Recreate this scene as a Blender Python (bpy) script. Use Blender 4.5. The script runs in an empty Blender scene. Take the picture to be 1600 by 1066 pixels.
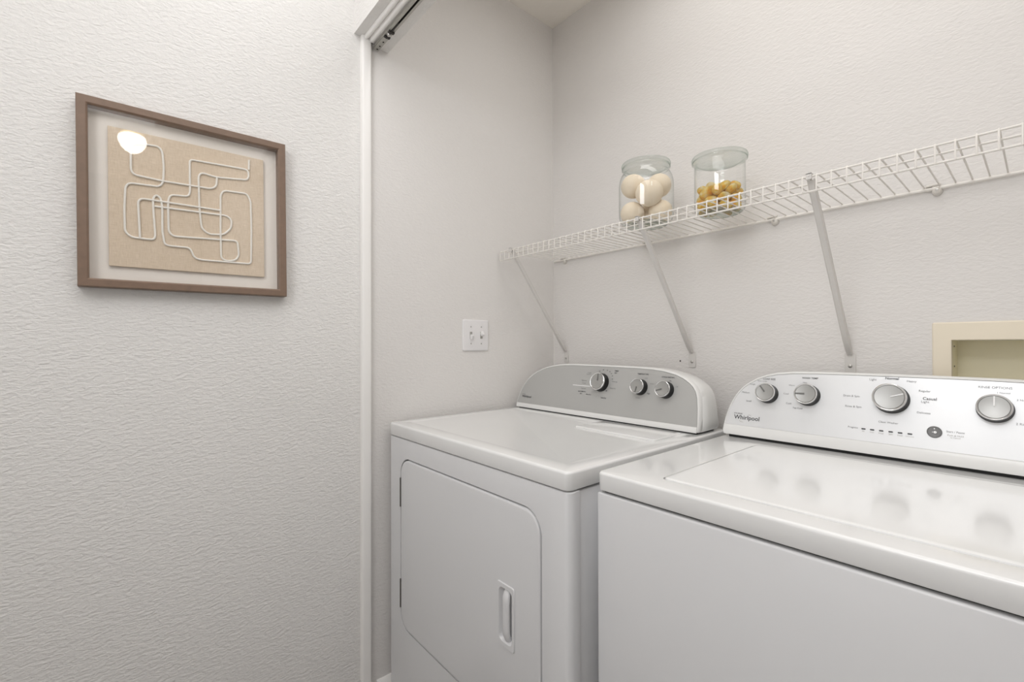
import bpy, bmesh, math, random
from mathutils import Vector, Matrix
from mathutils.geometry import tessellate_polygon
random.seed(7)
PI = math.pi
scene = bpy.context.scene
COL = scene.collection

# ------------------------------------------------------------------ camera
YAW, PITCH, ROLL = math.radians(49.328), math.radians(0.449), math.radians(-0.148)
fw = Vector((-math.sin(YAW)*math.cos(PITCH), math.cos(YAW)*math.cos(PITCH), math.sin(PITCH)))
rt = Vector((math.cos(YAW), math.sin(YAW), 0)); up = rt.cross(fw)
R2 = rt*math.cos(ROLL)+up*math.sin(ROLL); U2 = -rt*math.sin(ROLL)+up*math.cos(ROLL)
cam = bpy.data.objects.new('camera', bpy.data.cameras.new('camera'))
COL.objects.link(cam)
cam.data.sensor_width = 36; cam.data.lens = 36*712.93/1600; cam.data.clip_start = .01
m = Matrix((R2, U2, -fw)).transposed().to_4x4(); m.translation = Vector((1.3296, -1.3703, 1.1572))
cam.matrix_world = m
scene.camera = cam

# ------------------------------------------------------------------ light
w = bpy.data.worlds.new('world'); scene.world = w; w.use_nodes = True
w.node_tree.nodes['Background'].inputs[0].default_value = (.95, .97, 1, 1)
w.node_tree.nodes['Background'].inputs[1].default_value = .1
def area(name, loc, rot, sx, sy, power, col=(1, 1, 1)):
    l = bpy.data.lights.new(name, 'AREA'); l.shape = 'RECTANGLE'; l.size = sx; l.size_y = sy
    l.energy = power; l.color = col
    o = bpy.data.objects.new(name, l); COL.objects.link(o); o.location = loc; o.rotation_euler = rot
    return o
# light placed where the jar streaks mirror a source; its window is added
area('jar_streak_light', (1.2, -2.17, 2.19), (PI/2, 0, 0), .64, .42, 7.6, (.97, .98, 1))
# soft light coming back from the hall behind the camera
area('hall_return_light', (1.0, -2.17, 1.2), (PI/2, 0, 0), .8, 1.2, 3.2, (.98, .985, 1))
# light bounced off the hall ceiling, over the camera and nearer the closet
area('hall_ceiling_bounce', (1.35, -1.62, 2.44), (0, 0, 0), 1.5, .8, 6.0, (.98, .98, 1))
area('hall_ceiling_bounce', (.8, -1.15, 2.44), (0, 0, 0), 1.4, .4, 4.6, (.98, .98, 1))
# unseen fill added below the closet ceiling to brighten the closet; no fixture
area('closet_fill_light', (.95, -.42, 2.44), (0, 0, 0), .9, .36, 3.9, (1, .99, .98))
scene.view_settings.view_transform = 'Standard'
scene.view_settings.look = 'None'
scene.view_settings.gamma = 1
scene.view_settings.use_curve_mapping = False
scene.view_settings.exposure = 0
scene.cycles.use_denoising = True
scene.cycles.max_bounces = 10
scene.cycles.diffuse_bounces = 5
scene.cycles.transparent_max_bounces = 24

# ------------------------------------------------------------------ materials
def srgb(r, g, b):
    f = lambda c: (c/255/12.92) if c/255 <= .04045 else ((c/255+.055)/1.055)**2.4
    return (f(r), f(g), f(b), 1)
def mat(name, col, rough=.5, metal=0, coat=0, spec=None, bump=None, trans=0, vary=0, vscale=5, emit=None):
    m = bpy.data.materials.new(name); m.use_nodes = True
    nt = m.node_tree; b = nt.nodes['Principled BSDF']
    b.inputs['Base Color'].default_value = col; b.inputs['Roughness'].default_value = rough
    b.inputs['Metallic'].default_value = metal; b.inputs['Coat Weight'].default_value = coat
    b.inputs['Coat Roughness'].default_value = .06
    if spec is not None: b.inputs['Specular IOR Level'].default_value = spec
    if trans: b.inputs['Transmission Weight'].default_value = trans
    if emit: b.inputs['Emission Color'].default_value = emit[0]; b.inputs['Emission Strength'].default_value = emit[1]
    tc = nt.nodes.new('ShaderNodeTexCoord')
    if vary:
        n = nt.nodes.new('ShaderNodeTexNoise'); n.inputs['Scale'].default_value = vscale; n.inputs['Detail'].default_value = 3
        nt.links.new(tc.outputs['Object'], n.inputs['Vector'])
        mx = nt.nodes.new('ShaderNodeMix'); mx.data_type = 'RGBA'
        mx.inputs['A'].default_value = tuple(c*(1-vary) for c in col[:3])+(1,)
        mx.inputs['B'].default_value = tuple(min(1, c*(1+vary)) for c in col[:3])+(1,)
        nt.links.new(n.outputs['Fac'], mx.inputs['Factor']); nt.links.new(mx.outputs['Result'], b.inputs['Base Color'])
    if bump:
        prev = None
        for (sc, det, st, dist) in bump:
            n = nt.nodes.new('ShaderNodeTexNoise'); n.inputs['Scale'].default_value = sc; n.inputs['Detail'].default_value = det
            n.inputs['Distortion'].default_value = .6
            mpp = nt.nodes.new('ShaderNodeMapping'); mpp.inputs['Scale'].default_value = (.8, .8, 1.7)
            nt.links.new(tc.outputs['Object'], mpp.inputs[0]); nt.links.new(mpp.outputs[0], n.inputs['Vector'])
            bp = nt.nodes.new('ShaderNodeBump'); bp.inputs['Strength'].default_value = st; bp.inputs['Distance'].default_value = dist
            nt.links.new(n.outputs['Fac'], bp.inputs['Height'])
            if prev: nt.links.new(prev.outputs['Normal'], bp.inputs['Normal'])
            prev = bp
        nt.links.new(prev.outputs['Normal'], b.inputs['Normal'])
    return m
WALLB = [(95, 2.5, .6, .0042), (260, 2, .3, .0015)]
M = {}
M['wall'] = mat('warm_grey_wall_paint', srgb(231, 229, 226), .55, bump=WALLB)
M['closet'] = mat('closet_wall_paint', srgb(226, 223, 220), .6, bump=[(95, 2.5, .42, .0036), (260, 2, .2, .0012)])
M['ceil'] = mat('ceiling_paint', srgb(243, 238, 230), .7, bump=[(60, 2, .3, .003)])
M['trim'] = mat('white_trim_paint', srgb(245, 243, 240), .32)
M['floor'] = mat('beige_floor', srgb(112, 104, 98), .5, vary=.08, bump=[(40, 3, .3, .003)])
M['enamel'] = mat("white_enamel", srgb(219, 219, 220), .34, coat=.15, bump=[(300, 1, .02, .0005)])
M['enamel_top'] = mat('white_gloss_enamel', srgb(230, 230, 229), .16, coat=.6)
M['lid'] = mat('glossy_white_lid', srgb(234, 234, 233), .16, coat=.35)
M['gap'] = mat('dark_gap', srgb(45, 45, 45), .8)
M['hinge'] = mat('dull_hinge_steel', srgb(120, 118, 114), .4, .8)
M['plastic'] = mat('white_console_plastic', srgb(232, 232, 230), .3, coat=.2)
M['side_plastic'] = mat('console_side_plastic', srgb(218, 219, 214), .4)
def brushed(name, col, rough, metal):
    m = mat(name, col, rough, metal); nt = m.node_tree; b = nt.nodes['Principled BSDF']
    tc = nt.nodes.new('ShaderNodeTexCoord'); mp = nt.nodes.new('ShaderNodeMapping'); mp.inputs['Scale'].default_value = (4, 900, 900)
    n = nt.nodes.new('ShaderNodeTexNoise'); n.inputs['Scale'].default_value = 1
    nt.links.new(tc.outputs['Object'], mp.inputs[0]); nt.links.new(mp.outputs[0], n.inputs['Vector'])
    bp = nt.nodes.new('ShaderNodeBump'); bp.inputs['Strength'].default_value = .08; bp.inputs['Distance'].default_value = .0003
    nt.links.new(n.outputs['Fac'], bp.inputs['Height']); nt.links.new(bp.outputs[0], b.inputs['Normal'])
    return m
M['fascia_d'] = brushed('grey_silver_fascia', srgb(186, 186, 184), .42, .35)
M['fascia_w'] = brushed('pale_silver_fascia', srgb(226, 227, 228), .35, .3)
M['skirt'] = mat('black_knob_skirt', srgb(16, 16, 16), .35)
M['ring'] = mat('chrome_knob_ring', srgb(225, 225, 225), .18, .9)
M['cap'] = brushed('brushed_knob_cap', srgb(172, 172, 170), .38, .6)
M['white'] = mat('white_print', srgb(240, 240, 240), .5)
M['cap_line'] = mat('grey_pointer_line', srgb(110, 110, 108), .5)
M['ink'] = mat('dark_grey_print', srgb(62, 62, 64), .6)
M['ink2'] = mat('mid_grey_print', srgb(120, 120, 122), .6)
M['ink3'] = mat('pale_grey_print', srgb(168, 166, 160), .6)
M['led'] = mat('dark_indicator_lens', srgb(70, 70, 72), .3)
M['button'] = mat('grey_button_rubber', srgb(118, 118, 118), .4)
M['wire'] = mat('white_vinyl_wire', srgb(232, 228, 222), .35)
M['brace'] = mat('white_painted_steel', srgb(214, 211, 207), .4)
M['screw'] = mat('screw_steel', srgb(190, 188, 184), .3, .7)
M['dark_screw'] = mat('dark_recess', srgb(52, 48, 44), .7)
M['clip'] = mat('clear_white_clip_plastic', srgb(216, 212, 205), .3)
M['plate'] = mat('white_switch_plastic', srgb(232, 230, 230), .3)
M['cream'] = mat('yellowed_cream_plastic', srgb(236, 226, 206), .4, vary=.04, vscale=8)
M['cream_in'] = mat('yellowed_cream_tub', srgb(243, 237, 212), .45, vary=.05, vscale=14)
M['frame'] = mat('taupe_brown_wood', srgb(128, 106, 90), .45, vary=.16, vscale=60)
M['mount'] = mat('cream_mount_board', srgb(241, 235, 227), .8)
M['cord'] = mat('white_cotton_cord', srgb(240, 236, 228), .8)
M['wool'] = mat('cream_wool_felt', srgb(240, 226, 204), .95, bump=[(500, 3, .5, .001)])
M['brass'] = mat('pale_brass', srgb(206, 190, 150), .3, .8)
M['steel'] = mat('galvanised_track_steel', srgb(176, 174, 168), .35, .6)
M['globe'] = mat('lit_ribbed_glass', srgb(255, 250, 240), .3, emit=((1, .96, .90, 1), 16))
# linen: woven threads
def linen():
    m = mat('beige_linen', srgb(203, 186, 164), .9); nt = m.node_tree; b = nt.nodes['Principled BSDF']
    tc = nt.nodes.new('ShaderNodeTexCoord'); cols = []
    for sc in ((1, 700, 60), (1, 60, 700)):
        mp = nt.nodes.new('ShaderNodeMapping'); mp.inputs['Scale'].default_value = sc
        n = nt.nodes.new('ShaderNodeTexNoise'); n.inputs['Scale'].default_value = 1; n.inputs['Detail'].default_value = 2
        nt.links.new(tc.outputs['Object'], mp.inputs[0]); nt.links.new(mp.outputs[0], n.inputs['Vector']); cols.append(n)
    ad = nt.nodes.new('ShaderNodeMath'); ad.operation = 'ADD'
    nt.links.new(cols[0].outputs['Fac'], ad.inputs[0]); nt.links.new(cols[1].outputs['Fac'], ad.inputs[1])
    cr = nt.nodes.new('ShaderNodeValToRGB'); cr.color_ramp.elements[0].position = .3; cr.color_ramp.elements[1].position = .75
    cr.color_ramp.elements[0].color = srgb(206, 187, 163); cr.color_ramp.elements[1].color = srgb(232, 216, 196)
    hf = nt.nodes.new('ShaderNodeMath'); hf.operation = 'MULTIPLY'; hf.inputs[1].default_value = .5
    nt.links.new(ad.outputs[0], hf.inputs[0]); nt.links.new(hf.outputs[0], cr.inputs[0]); nt.links.new(cr.outputs[0], b.inputs['Base Color'])
    bp = nt.nodes.new('ShaderNodeBump'); bp.inputs['Strength'].default_value = .3; bp.inputs['Distance'].default_value = .0008
    nt.links.new(ad.outputs[0], bp.inputs['Height']); nt.links.new(bp.outputs[0], b.inputs['Normal'])
    return m
M['linen'] = linen()
# thin clear glass: tinted transparency plus mirror by fresnel, greener where seen edge-on
def thin_glass(name, face, edge, power=1.0, refl=1.0):
    m = bpy.data.materials.new(name); m.use_nodes = True; nt = m.node_tree; nt.nodes.clear()
    out = nt.nodes.new('ShaderNodeOutputMaterial'); mix = nt.nodes.new('ShaderNodeMixShader')
    tr = nt.nodes.new('ShaderNodeBsdfTransparent'); gl = nt.nodes.new('ShaderNodeBsdfGlossy'); gl.inputs['Roughness'].default_value = .015
    fr = nt.nodes.new('ShaderNodeMath'); fr.operation = 'POWER'; fr.inputs[1].default_value = 5
    mu = nt.nodes.new('ShaderNodeMath'); mu.operation = 'MULTIPLY_ADD'; mu.inputs[1].default_value = .8*refl; mu.inputs[2].default_value = .04*refl
    lw = nt.nodes.new('ShaderNodeLayerWeight'); lw.inputs['Blend'].default_value = .5
    pw = nt.nodes.new('ShaderNodeMath'); pw.operation = 'POWER'; pw.inputs[1].default_value = power
    cm = nt.nodes.new('ShaderNodeMix'); cm.data_type = 'RGBA'; cm.inputs['A'].default_value = face; cm.inputs['B'].default_value = edge
    nt.links.new(lw.outputs['Facing'], pw.inputs[0]); nt.links.new(pw.outputs[0], cm.inputs['Factor'])
    nt.links.new(cm.outputs['Result'], tr.inputs[0])
    nt.links.new(lw.outputs['Facing'], fr.inputs[0]); nt.links.new(fr.outputs[0], mu.inputs[0]); nt.links.new(mu.outputs[0], mix.inputs[0])
    nt.links.new(tr.outputs[0], mix.inputs[1]); nt.links.new(gl.outputs[0], mix.inputs[2])
    nt.links.new(mix.outputs[0], out.inputs[0])
    return m
M['jar'] = thin_glass('clear_jar_glass', (.995, .998, .995, 1), (.66, .73, .68, 1), 5, 1.8)
M['jar_rim'] = thin_glass('thick_green_tinted_glass', (.998, 1, .998, 1), (.42, .54, .47, 1), 3.4, .9)
M['picture_glass'] = thin_glass('picture_glass', (1, 1, 1, 1), (.97, .97, .97, 1), 3, .8)
def amber():
    m = bpy.data.materials.new('amber_gel'); m.use_nodes = True; nt = m.node_tree; nt.nodes.clear(); N = nt.nodes.new; Lk = nt.links.new
    out = N('ShaderNodeOutputMaterial'); tc = N('ShaderNodeTexCoord'); n = N('ShaderNodeTexNoise'); n.inputs['Scale'].default_value = 60; n.inputs['Detail'].default_value = 3
    oi = N('ShaderNodeObjectInfo'); ad = N('ShaderNodeVectorMath'); ad.operation = 'ADD'
    Lk(tc.outputs['Object'], ad.inputs[0]); Lk(oi.outputs['Location'], ad.inputs[1]); Lk(ad.outputs[0], n.inputs['Vector'])
    cr = N('ShaderNodeValToRGB'); e = cr.color_ramp.elements
    e[0].position = .32; e[0].color = srgb(255, 186, 52); e[1].position = .68; e[1].color = srgb(255, 246, 205)
    x = e.new(.5); x.color = srgb(255, 226, 120); Lk(n.outputs['Fac'], cr.inputs[0])
    d = N('ShaderNodeBsdfDiffuse'); t = N('ShaderNodeBsdfTranslucent'); p = N('ShaderNodeBsdfTransparent'); g = N('ShaderNodeBsdfGlossy'); g.inputs['Roughness'].default_value = .08
    for q in (d, t, p): Lk(cr.outputs[0], q.inputs[0])
    m1 = N('ShaderNodeMixShader'); m1.inputs[0].default_value = .35; Lk(d.outputs[0], m1.inputs[1]); Lk(t.outputs[0], m1.inputs[2])
    m2 = N('ShaderNodeMixShader'); m2.inputs[0].default_value = .12; Lk(m1.outputs[0], m2.inputs[1]); Lk(p.outputs[0], m2.inputs[2])
    lw = N('ShaderNodeLayerWeight'); lw.inputs['Blend'].default_value = .25
    m3 = N('ShaderNodeMixShader'); Lk(lw.outputs['Fresnel'], m3.inputs[0]); Lk(m2.outputs[0], m3.inputs[1]); Lk(g.outputs[0], m3.inputs[2]); Lk(m3.outputs[0], out.inputs[0])
    return m
M['amber'] = amber()

# ------------------------------------------------------------------ helpers
def finish(bm, name, m, parent=None, smooth=None, mats=None):
    bmesh.ops.recalc_face_normals(bm, faces=bm.faces)
    me = bpy.data.meshes.new(name); bm.to_mesh(me); bm.free()
    for x in (mats or [m]): me.materials.append(x)
    if smooth:
        me.polygons.foreach_set('use_smooth', [True]*len(me.polygons)); me.set_sharp_from_angle(angle=math.radians(smooth))
    o = bpy.data.objects.new(name, me); COL.objects.link(o)
    if parent: o.parent = parent
    return o
def empty(name, label, cat, loc=(0, 0, 0), group=None, rot=(0, 0, 0)):
    o = bpy.data.objects.new(name, None); COL.objects.link(o); o.location = loc; o.rotation_euler = rot; o.empty_display_size = .05
    return tag(o, label, cat, group)
def tag(o, label, cat, group=None):
    o['label'] = label; o['category'] = cat
    if group: o['group'] = group
    return o
def struct(o): o['kind'] = 'structure'; return o
def box(bm, x0, x1, y0, y1, z0, z1):
    vs = [bm.verts.new(p) for p in ((x0, y0, z0), (x1, y0, z0), (x1, y1, z0), (x0, y1, z0), (x0, y0, z1), (x1, y0, z1), (x1, y1, z1), (x0, y1, z1))]
    for f in ((0, 3, 2, 1), (4, 5, 6, 7), (0, 1, 5, 4), (1, 2, 6, 5), (2, 3, 7, 6), (3, 0, 4, 7)): bm.faces.new([vs[i] for i in f])
    return vs
def bbox(x0, x1, y0, y1, z0, z1, bev=0, seg=3, sel=None, bm=None):
    """box with bevelled edges; sel(mid, dir) picks edges"""
    b = bmesh.new(); box(b, x0, x1, y0, y1, z0, z1)
    if bev:
        es = [e for e in b.edges if sel is None or sel((e.verts[0].co+e.verts[1].co)/2, (e.verts[1].co-e.verts[0].co).normalized())]
        bmesh.ops.bevel(b, geom=es, offset=bev, segments=seg, profile=.5, affect='EDGES')
    if bm is None: return b
    me = bpy.data.meshes.new('t'); b.to_mesh(me); b.free(); bm.from_mesh(me); bpy.data.meshes.remove(me); return bm
def tube(bm, pts, r, n=8, closed=False, caps=True):
    pts = [Vector(p) for p in pts]; rings = []; N = len(pts); prev = None
    for i, p in enumerate(pts):
        a = pts[(i-1) % N] if (i or closed) else p; c = pts[(i+1) % N] if (i < N-1 or closed) else p
        t = (c-a).normalized()
        if prev is None: u = t.orthogonal().normalized()
        else: u = (prev-t*prev.dot(t)).normalized()
        prev = u; v = t.cross(u)
        rr = r[i] if isinstance(r, (list, tuple)) else r
        rings.append([bm.verts.new(p+(u*math.cos(2*PI*k/n)+v*math.sin(2*PI*k/n))*rr) for k in range(n)])
    for i in range(N-1 if not closed else N):
        A, B = rings[i], rings[(i+1) % N]
        for k in range(n): bm.faces.new((A[k], A[(k+1) % n], B[(k+1) % n], B[k]))
    if caps and not closed: bm.faces.new(rings[0]); bm.faces.new(list(reversed(rings[-1])))
def lathe(bm, prof, n=48, c=(0, 0, 0), close=False):
    rings = []; c = Vector(c)
    for r, z in prof:
        if r < 1e-6: rings.append([bm.verts.new(c+Vector((0, 0, z)))])
        else: rings.append([bm.verts.new(c+Vector((r*math.cos(2*PI*k/n), r*math.sin(2*PI*k/n), z))) for k in range(n)])
    P = list(zip(rings, rings[1:]))+([(rings[-1], rings[0])] if close else [])
    for A, B in P:
        for k in range(n):
            q = [A[k % len(A)], A[(k+1) % len(A)], B[(k+1) % len(B)], B[k % len(B)]]
            u = []
            for v in q:
                if v not in u: u.append(v)
            if len(u) > 2: bm.faces.new(u)
def loft(bm, rings, cap0=True, cap1=True):
    R = [[bm.verts.new(p) for p in r] for r in rings]
    for A, B in zip(R, R[1:]):
        for k in range(len(A)): bm.faces.new((A[k], A[(k+1) % len(A)], B[(k+1) % len(A)], B[k]))
    if cap0: bm.faces.new(R[0])
    if cap1: bm.faces.new(list(reversed(R[-1])))
    return R
def rrect(x0, x1, z0, z1, r, n=8):
    """rounded rectangle outline, anticlockwise; r = radii (bl, br, tr, tl)"""
    if not isinstance(r, (tuple, list)): r = (r,)*4
    P = []
    for (cx, cz, a0, rr) in ((x0+r[0], z0+r[0], PI, r[0]), (x1-r[1], z0+r[1], 1.5*PI, r[1]), (x1-r[2], z1-r[2], 0, r[2]), (x0+r[3], z1-r[3], .5*PI, r[3])):
        for k in range(n+1):
            a = a0+PI/2*k/n; P.append((cx+rr*math.cos(a), cz+rr*math.sin(a)))
    return P
def cut(obj, *cutters):
    for c in cutters:
        md = obj.modifiers.new('b', 'BOOLEAN'); md.operation = 'DIFFERENCE'; md.solver = 'EXACT'; md.object = c
        bpy.context.view_layer.update()
        dg = bpy.context.evaluated_depsgraph_get()
        me = bpy.data.meshes.new_from_object(obj.evaluated_get(dg)); obj.modifiers.clear(); old = obj.data; obj.data = me
        bpy.data.objects.remove(c)
    return obj
def prism_xz(bm, outl, y0, y1):
    loft(bm, [[(x, y0, z) for x, z in outl], [(x, y1, z) for x, z in outl]])
def inset(pts, d):
    """shrink a convex anticlockwise outline by d"""
    n = len(pts); out = []
    for i in range(n):
        a = Vector(pts[i-1]); b = Vector(pts[i]); c = Vector(pts[(i+1) % n])
        e1 = (b-a); e2 = (c-b)
        if e1.length < 1e-7: e1 = e2
        if e2.length < 1e-7: e2 = e1
        n1 = Vector((-e1.y, e1.x)).normalized(); n2 = Vector((-e2.y, e2.x)).normalized()
        q = (n1+n2); q = q/max(.25, q.length_squared)*2
        out.append((b.x+q.x*d, b.y+q.y*d))
    return out
FONT = None
def textmesh(body, width, name, m, parent, mtx, bold=0, height=None):
    cu = bpy.data.curves.new('t', 'FONT'); cu.body = body; cu.align_x = 'CENTER'; cu.align_y = 'CENTER'; cu.size = 1; cu.offset = bold; cu.resolution_u = 3
    o = bpy.data.objects.new('t', cu); COL.objects.link(o); bpy.context.view_layer.update()
    me = bpy.data.meshes.new_from_object(o.evaluated_get(bpy.context.evaluated_depsgraph_get()))
    bpy.data.objects.remove(o)
    xs = [v.co.x for v in me.vertices]; ys = [v.co.y for v in me.vertices]
    s = width/(max(xs)-min(xs)); sy = s if height is None else height/(max(ys)-min(ys))
    cx = (max(xs)+min(xs))/2; cy = (max(ys)+min(ys))/2
    for v in me.vertices: v.co = mtx @ Vector(((v.co.x-cx)*s, (v.co.y-cy)*sy, 0))
    me.materials.clear(); me.materials.append(m); me.name = name
    ob = bpy.data.objects.new(name, me); COL.objects.link(ob); ob.parent = parent
    return ob
def join_meshes(obs, name):
    bm = bmesh.new()
    for o in obs: bm.from_mesh(o.data)
    m = obs[0].data.materials[0]; p = obs[0].parent
    for o in obs: bpy.data.objects.remove(o)
    me = bpy.data.meshes.new(name); bm.to_mesh(me); bm.free(); me.materials.append(m)
    ob = bpy.data.objects.new(name, me); COL.objects.link(ob); ob.parent = p; return ob

# ------------------------------------------------------------------ setting
ZC = 2.48; YH = -2.2; XE = 3.35; HD0, HD1 = -.8446, -.737
def slab(name, m, *b):
    bm = bmesh.new()
    for q in b: box(bm, *q)
    return struct(finish(bm, name, m))
slab('floor', M['floor'], (-.1, XE+.1, YH-.1, .1, -.05, 0))
slab('ceiling', M['ceil'], (-.1, XE+.1, YH-.1, .1, ZC, ZC+.05))
slab('wall_left', M['wall'], (-.1, 0, YH-.1, -.81, 0, ZC))
slab('wall_left', M['closet'], (-.1, 0, -.81, 0, 0, ZC))
# back wall with the opening of the outlet box
wb = slab('wall_back', M['closet'], (-.1, 1.2, 0, .1, 0, ZC), (1.4, 1.66, 0, .1, 0, ZC), (1.2, 1.4, 0, .1, 0, 1.0), (1.2, 1.4, 0, .1, 1.1645, ZC))
slab('wall_right', M['closet'], (1.56, 1.66, HD1, 0, 0, ZC))
# header over the closet opening and the hall wall that carries on past it
bm = bmesh.new(); box(bm, 0, 1.56, HD0, -.79, 2.085, ZC); box(bm, 0, 1.56, -.79, HD1, 2.07, ZC)
struct(finish(bm, 'wall_header', M['wall']))
slab('wall_hall', M['wall'], (1.56, XE, HD0, HD1, 0, ZC))
# hall wall behind the camera with an added high window around the streak light
WX0, WX1, WZ0, WZ1 = .84, 1.56, 1.93, 2.43
slab('wall_front', M['wall'], (-.1, WX0, YH-.1, YH, 0, ZC), (WX1, XE, YH-.1, YH, 0, ZC), (WX0, WX1, YH-.1, YH, 0, WZ0), (WX0, WX1, YH-.1, YH, WZ1, ZC))
bm = bmesh.new()
for q in ((WX0, WX0+.03, YH-.09, YH-.02, WZ0, WZ1), (WX1-.03, WX1, YH-.09, YH-.02, WZ0, WZ1), (WX0+.03, WX1-.03, YH-.09, YH-.02, WZ0, WZ0+.03), (WX0+.03, WX1-.03, YH-.09, YH-.02, WZ1-.03, WZ1)): box(bm, *q)
struct(finish(bm, 'added_window', M['trim']))
# trims: vertical stop on the left wall and the moulding under the header
bm = bbox(0, .016, -.8255, -.7957, 0, 2.085, .006, 3, lambda c, d: abs(d.z) > .9 and c.x > .01)
struct(finish(bm, 'trim_1', M['trim'], smooth=40))
bm = bmesh.new()
prof = [(-.8185, 2.085), (-.8185, 2.0775), (-.8165, 2.0745), (-.8125, 2.0735), (-.8085, 2.0755), (-.8065, 2.0795), (-.8045, 2.0795), (-.8035, 2.073), (-.800, 2.0695), (-.7925, 2.0695), (-.790, 2.072), (-.790, 2.085)]
loft(bm, [[(0.016, y, z) for y, z in prof], [(1.555, y, z) for y, z in prof]])
struct(finish(bm, 'trim_2', M['trim'], smooth=50))
def skirting(name, y0, y1):
    prof = [(0, 0), (.012, 0), (.012, .115), (.009, .128), (.004, .137), (0, .137)]
    bm = bmesh.new(); loft(bm, [[(x, y0, z) for x, z in prof], [(x, y1, z) for x, z in prof]])
    return struct(finish(bm, name, M['trim'], smooth=40))
skirting('baseboard_left', -.775, 0)
skirting('baseboard_left', YH, -.83)

# ------------------------------------------------------------------ dryer
def arch(x0, x1, H, tab, tabr):
    """outline in (x, h), anticlockwise from bottom-left corner"""
    L = [(x0+d, h) for d, h in tab]; Rr = [(x1-d, h) for d, h in reversed(tabr)]
    # bottom edge from left to right, then up the right, over the top, down the left
    P = [(x0+.004, 0), (x1-.004, 0)]+[(x, h) for x, h in reversed(Rr)]+[((x0+x1)/2, H)]+list(reversed(L))
    return P
TAB = [(0, .006), (.0008, .016), (.0022, .0285), (.0055, .044), (.0095, .057), (.0150, .070), (.0225, .084), (.0347, .1012), (.048, .1145), (.0635, .1255), (.083, .1365), (.1044, .1450), (.127, .1523), (.1525, .1580), (.182, .1622), (.2138, .165), (.255, .1664)]
TABR = [(0, .006), (.0010, .025), (.0025, .038), (.0047, .058), (.0070, .073), (.0100, .089), (.0128, .098), (.0170, .108), (.0260, .1203), (.0396, .1315), (.0597, .1430), (.084, .1520), (.1216, .1600), (.16, .1640), (.21, .1658)]
TABW = [(0, .005), (.0006, .015), (.0020, .030), (.0040, .043), (.0071, .0558), (.0113, .070), (.0168, .0842), (.0230, .097), (.0305, .109), (.0400, .1205), (.0515, .1305), (.0727, .1443), (.0955, .1537), (.1196, .1598), (.1535, .1636), (.2, .1652), (.26, .1659)]
c15 = math.cos(math.atan(.27)); s15 = .27*c15
def console(parent, x0, x1, yb0, z0, H, yback, fbot, mfas, tab, tabr=None):
    """arched control console; returns a function (x, s, off) -> matrix on the fascia plane"""
    O = arch(x0, x1, H, tab, tabr or tab)
    def P(pt, off, dy=0):       # off: distance behind the front plane
        x, h = pt; return Vector((x, yb0+h*.27+off, z0+h))
    N = len(O)
    def backpt(pt, t):
        x, h = pt; f = P(pt, 0); return Vector((x, f.y+(yback-f.y)*t, z0+h*(1-.03*t)))
    I1 = inset(O, .0042); I2 = inset(O, .0018); I3 = inset(O, .0062)
    bm = bmesh.new()
    g = inset(O, .0012)
    rings = [[P(p, .004) for p in I3], [P(p, 0) for p in inset(O, .0056)], [P(p, -.0006) for p in I1], [P(p, .002) for p in I2], [P(p, .006) for p in inset(O, .0006)], [backpt(p, .16) for p in O], [backpt(p, .17) for p in g], [backpt(p, .18) for p in O]]
    for t in (.5, .9): rings.append([backpt(p, t) for p in O])
    rings.append([backpt(p, 1) for p in inset(O, .003)])
    loft(bm, rings)
    con = finish(bm, 'console', M['plastic'], parent, smooth=50)
    # fascia
    F = inset(O, .0064); F = [(x, max(h, fbot)) for x, h in F]
    lo = [p for p in F if p[1] > fbot+1e-5]
    xl = min(p[0] for p in F if p[1] <= fbot+.012); xr = max(p[0] for p in F if p[1] <= fbot+.012)
    F = [(xl, fbot), (xr, fbot)]+lo
    bm = bmesh.new(); loft(bm, [[P(p, -.0004) for p in F], [P(p, .004) for p in F]])
    finish(bm, 'fascia', mfas, con)
    # lower white lip in front of the fascia
    bm = bmesh.new()
    prof = [(.0, 0), (.003, -.0012), (fbot-.0045, -.0022), (fbot-.001, -.0014), (fbot, .0004), (fbot, .003), (0, .003)]
    xa, xb = x0+.0062, x1-.0062
    loft(bm, [[P((xa, h), o) for h, o in prof], [P((xb, h), o) for h, o in prof]])
    finish(bm, 'front_lip', M['plastic'], con, smooth=30)
    def frame(x, s, off=0):
        o = Vector((x, yb0+s*s15, z0+s*c15)) + Vector((0, -c15, s15))*off
        return Matrix.Translation(o) @ Matrix(((1, 0, 0), (0, s15, -c15), (0, c15, s15))).to_4x4()
    return con, frame
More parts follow.
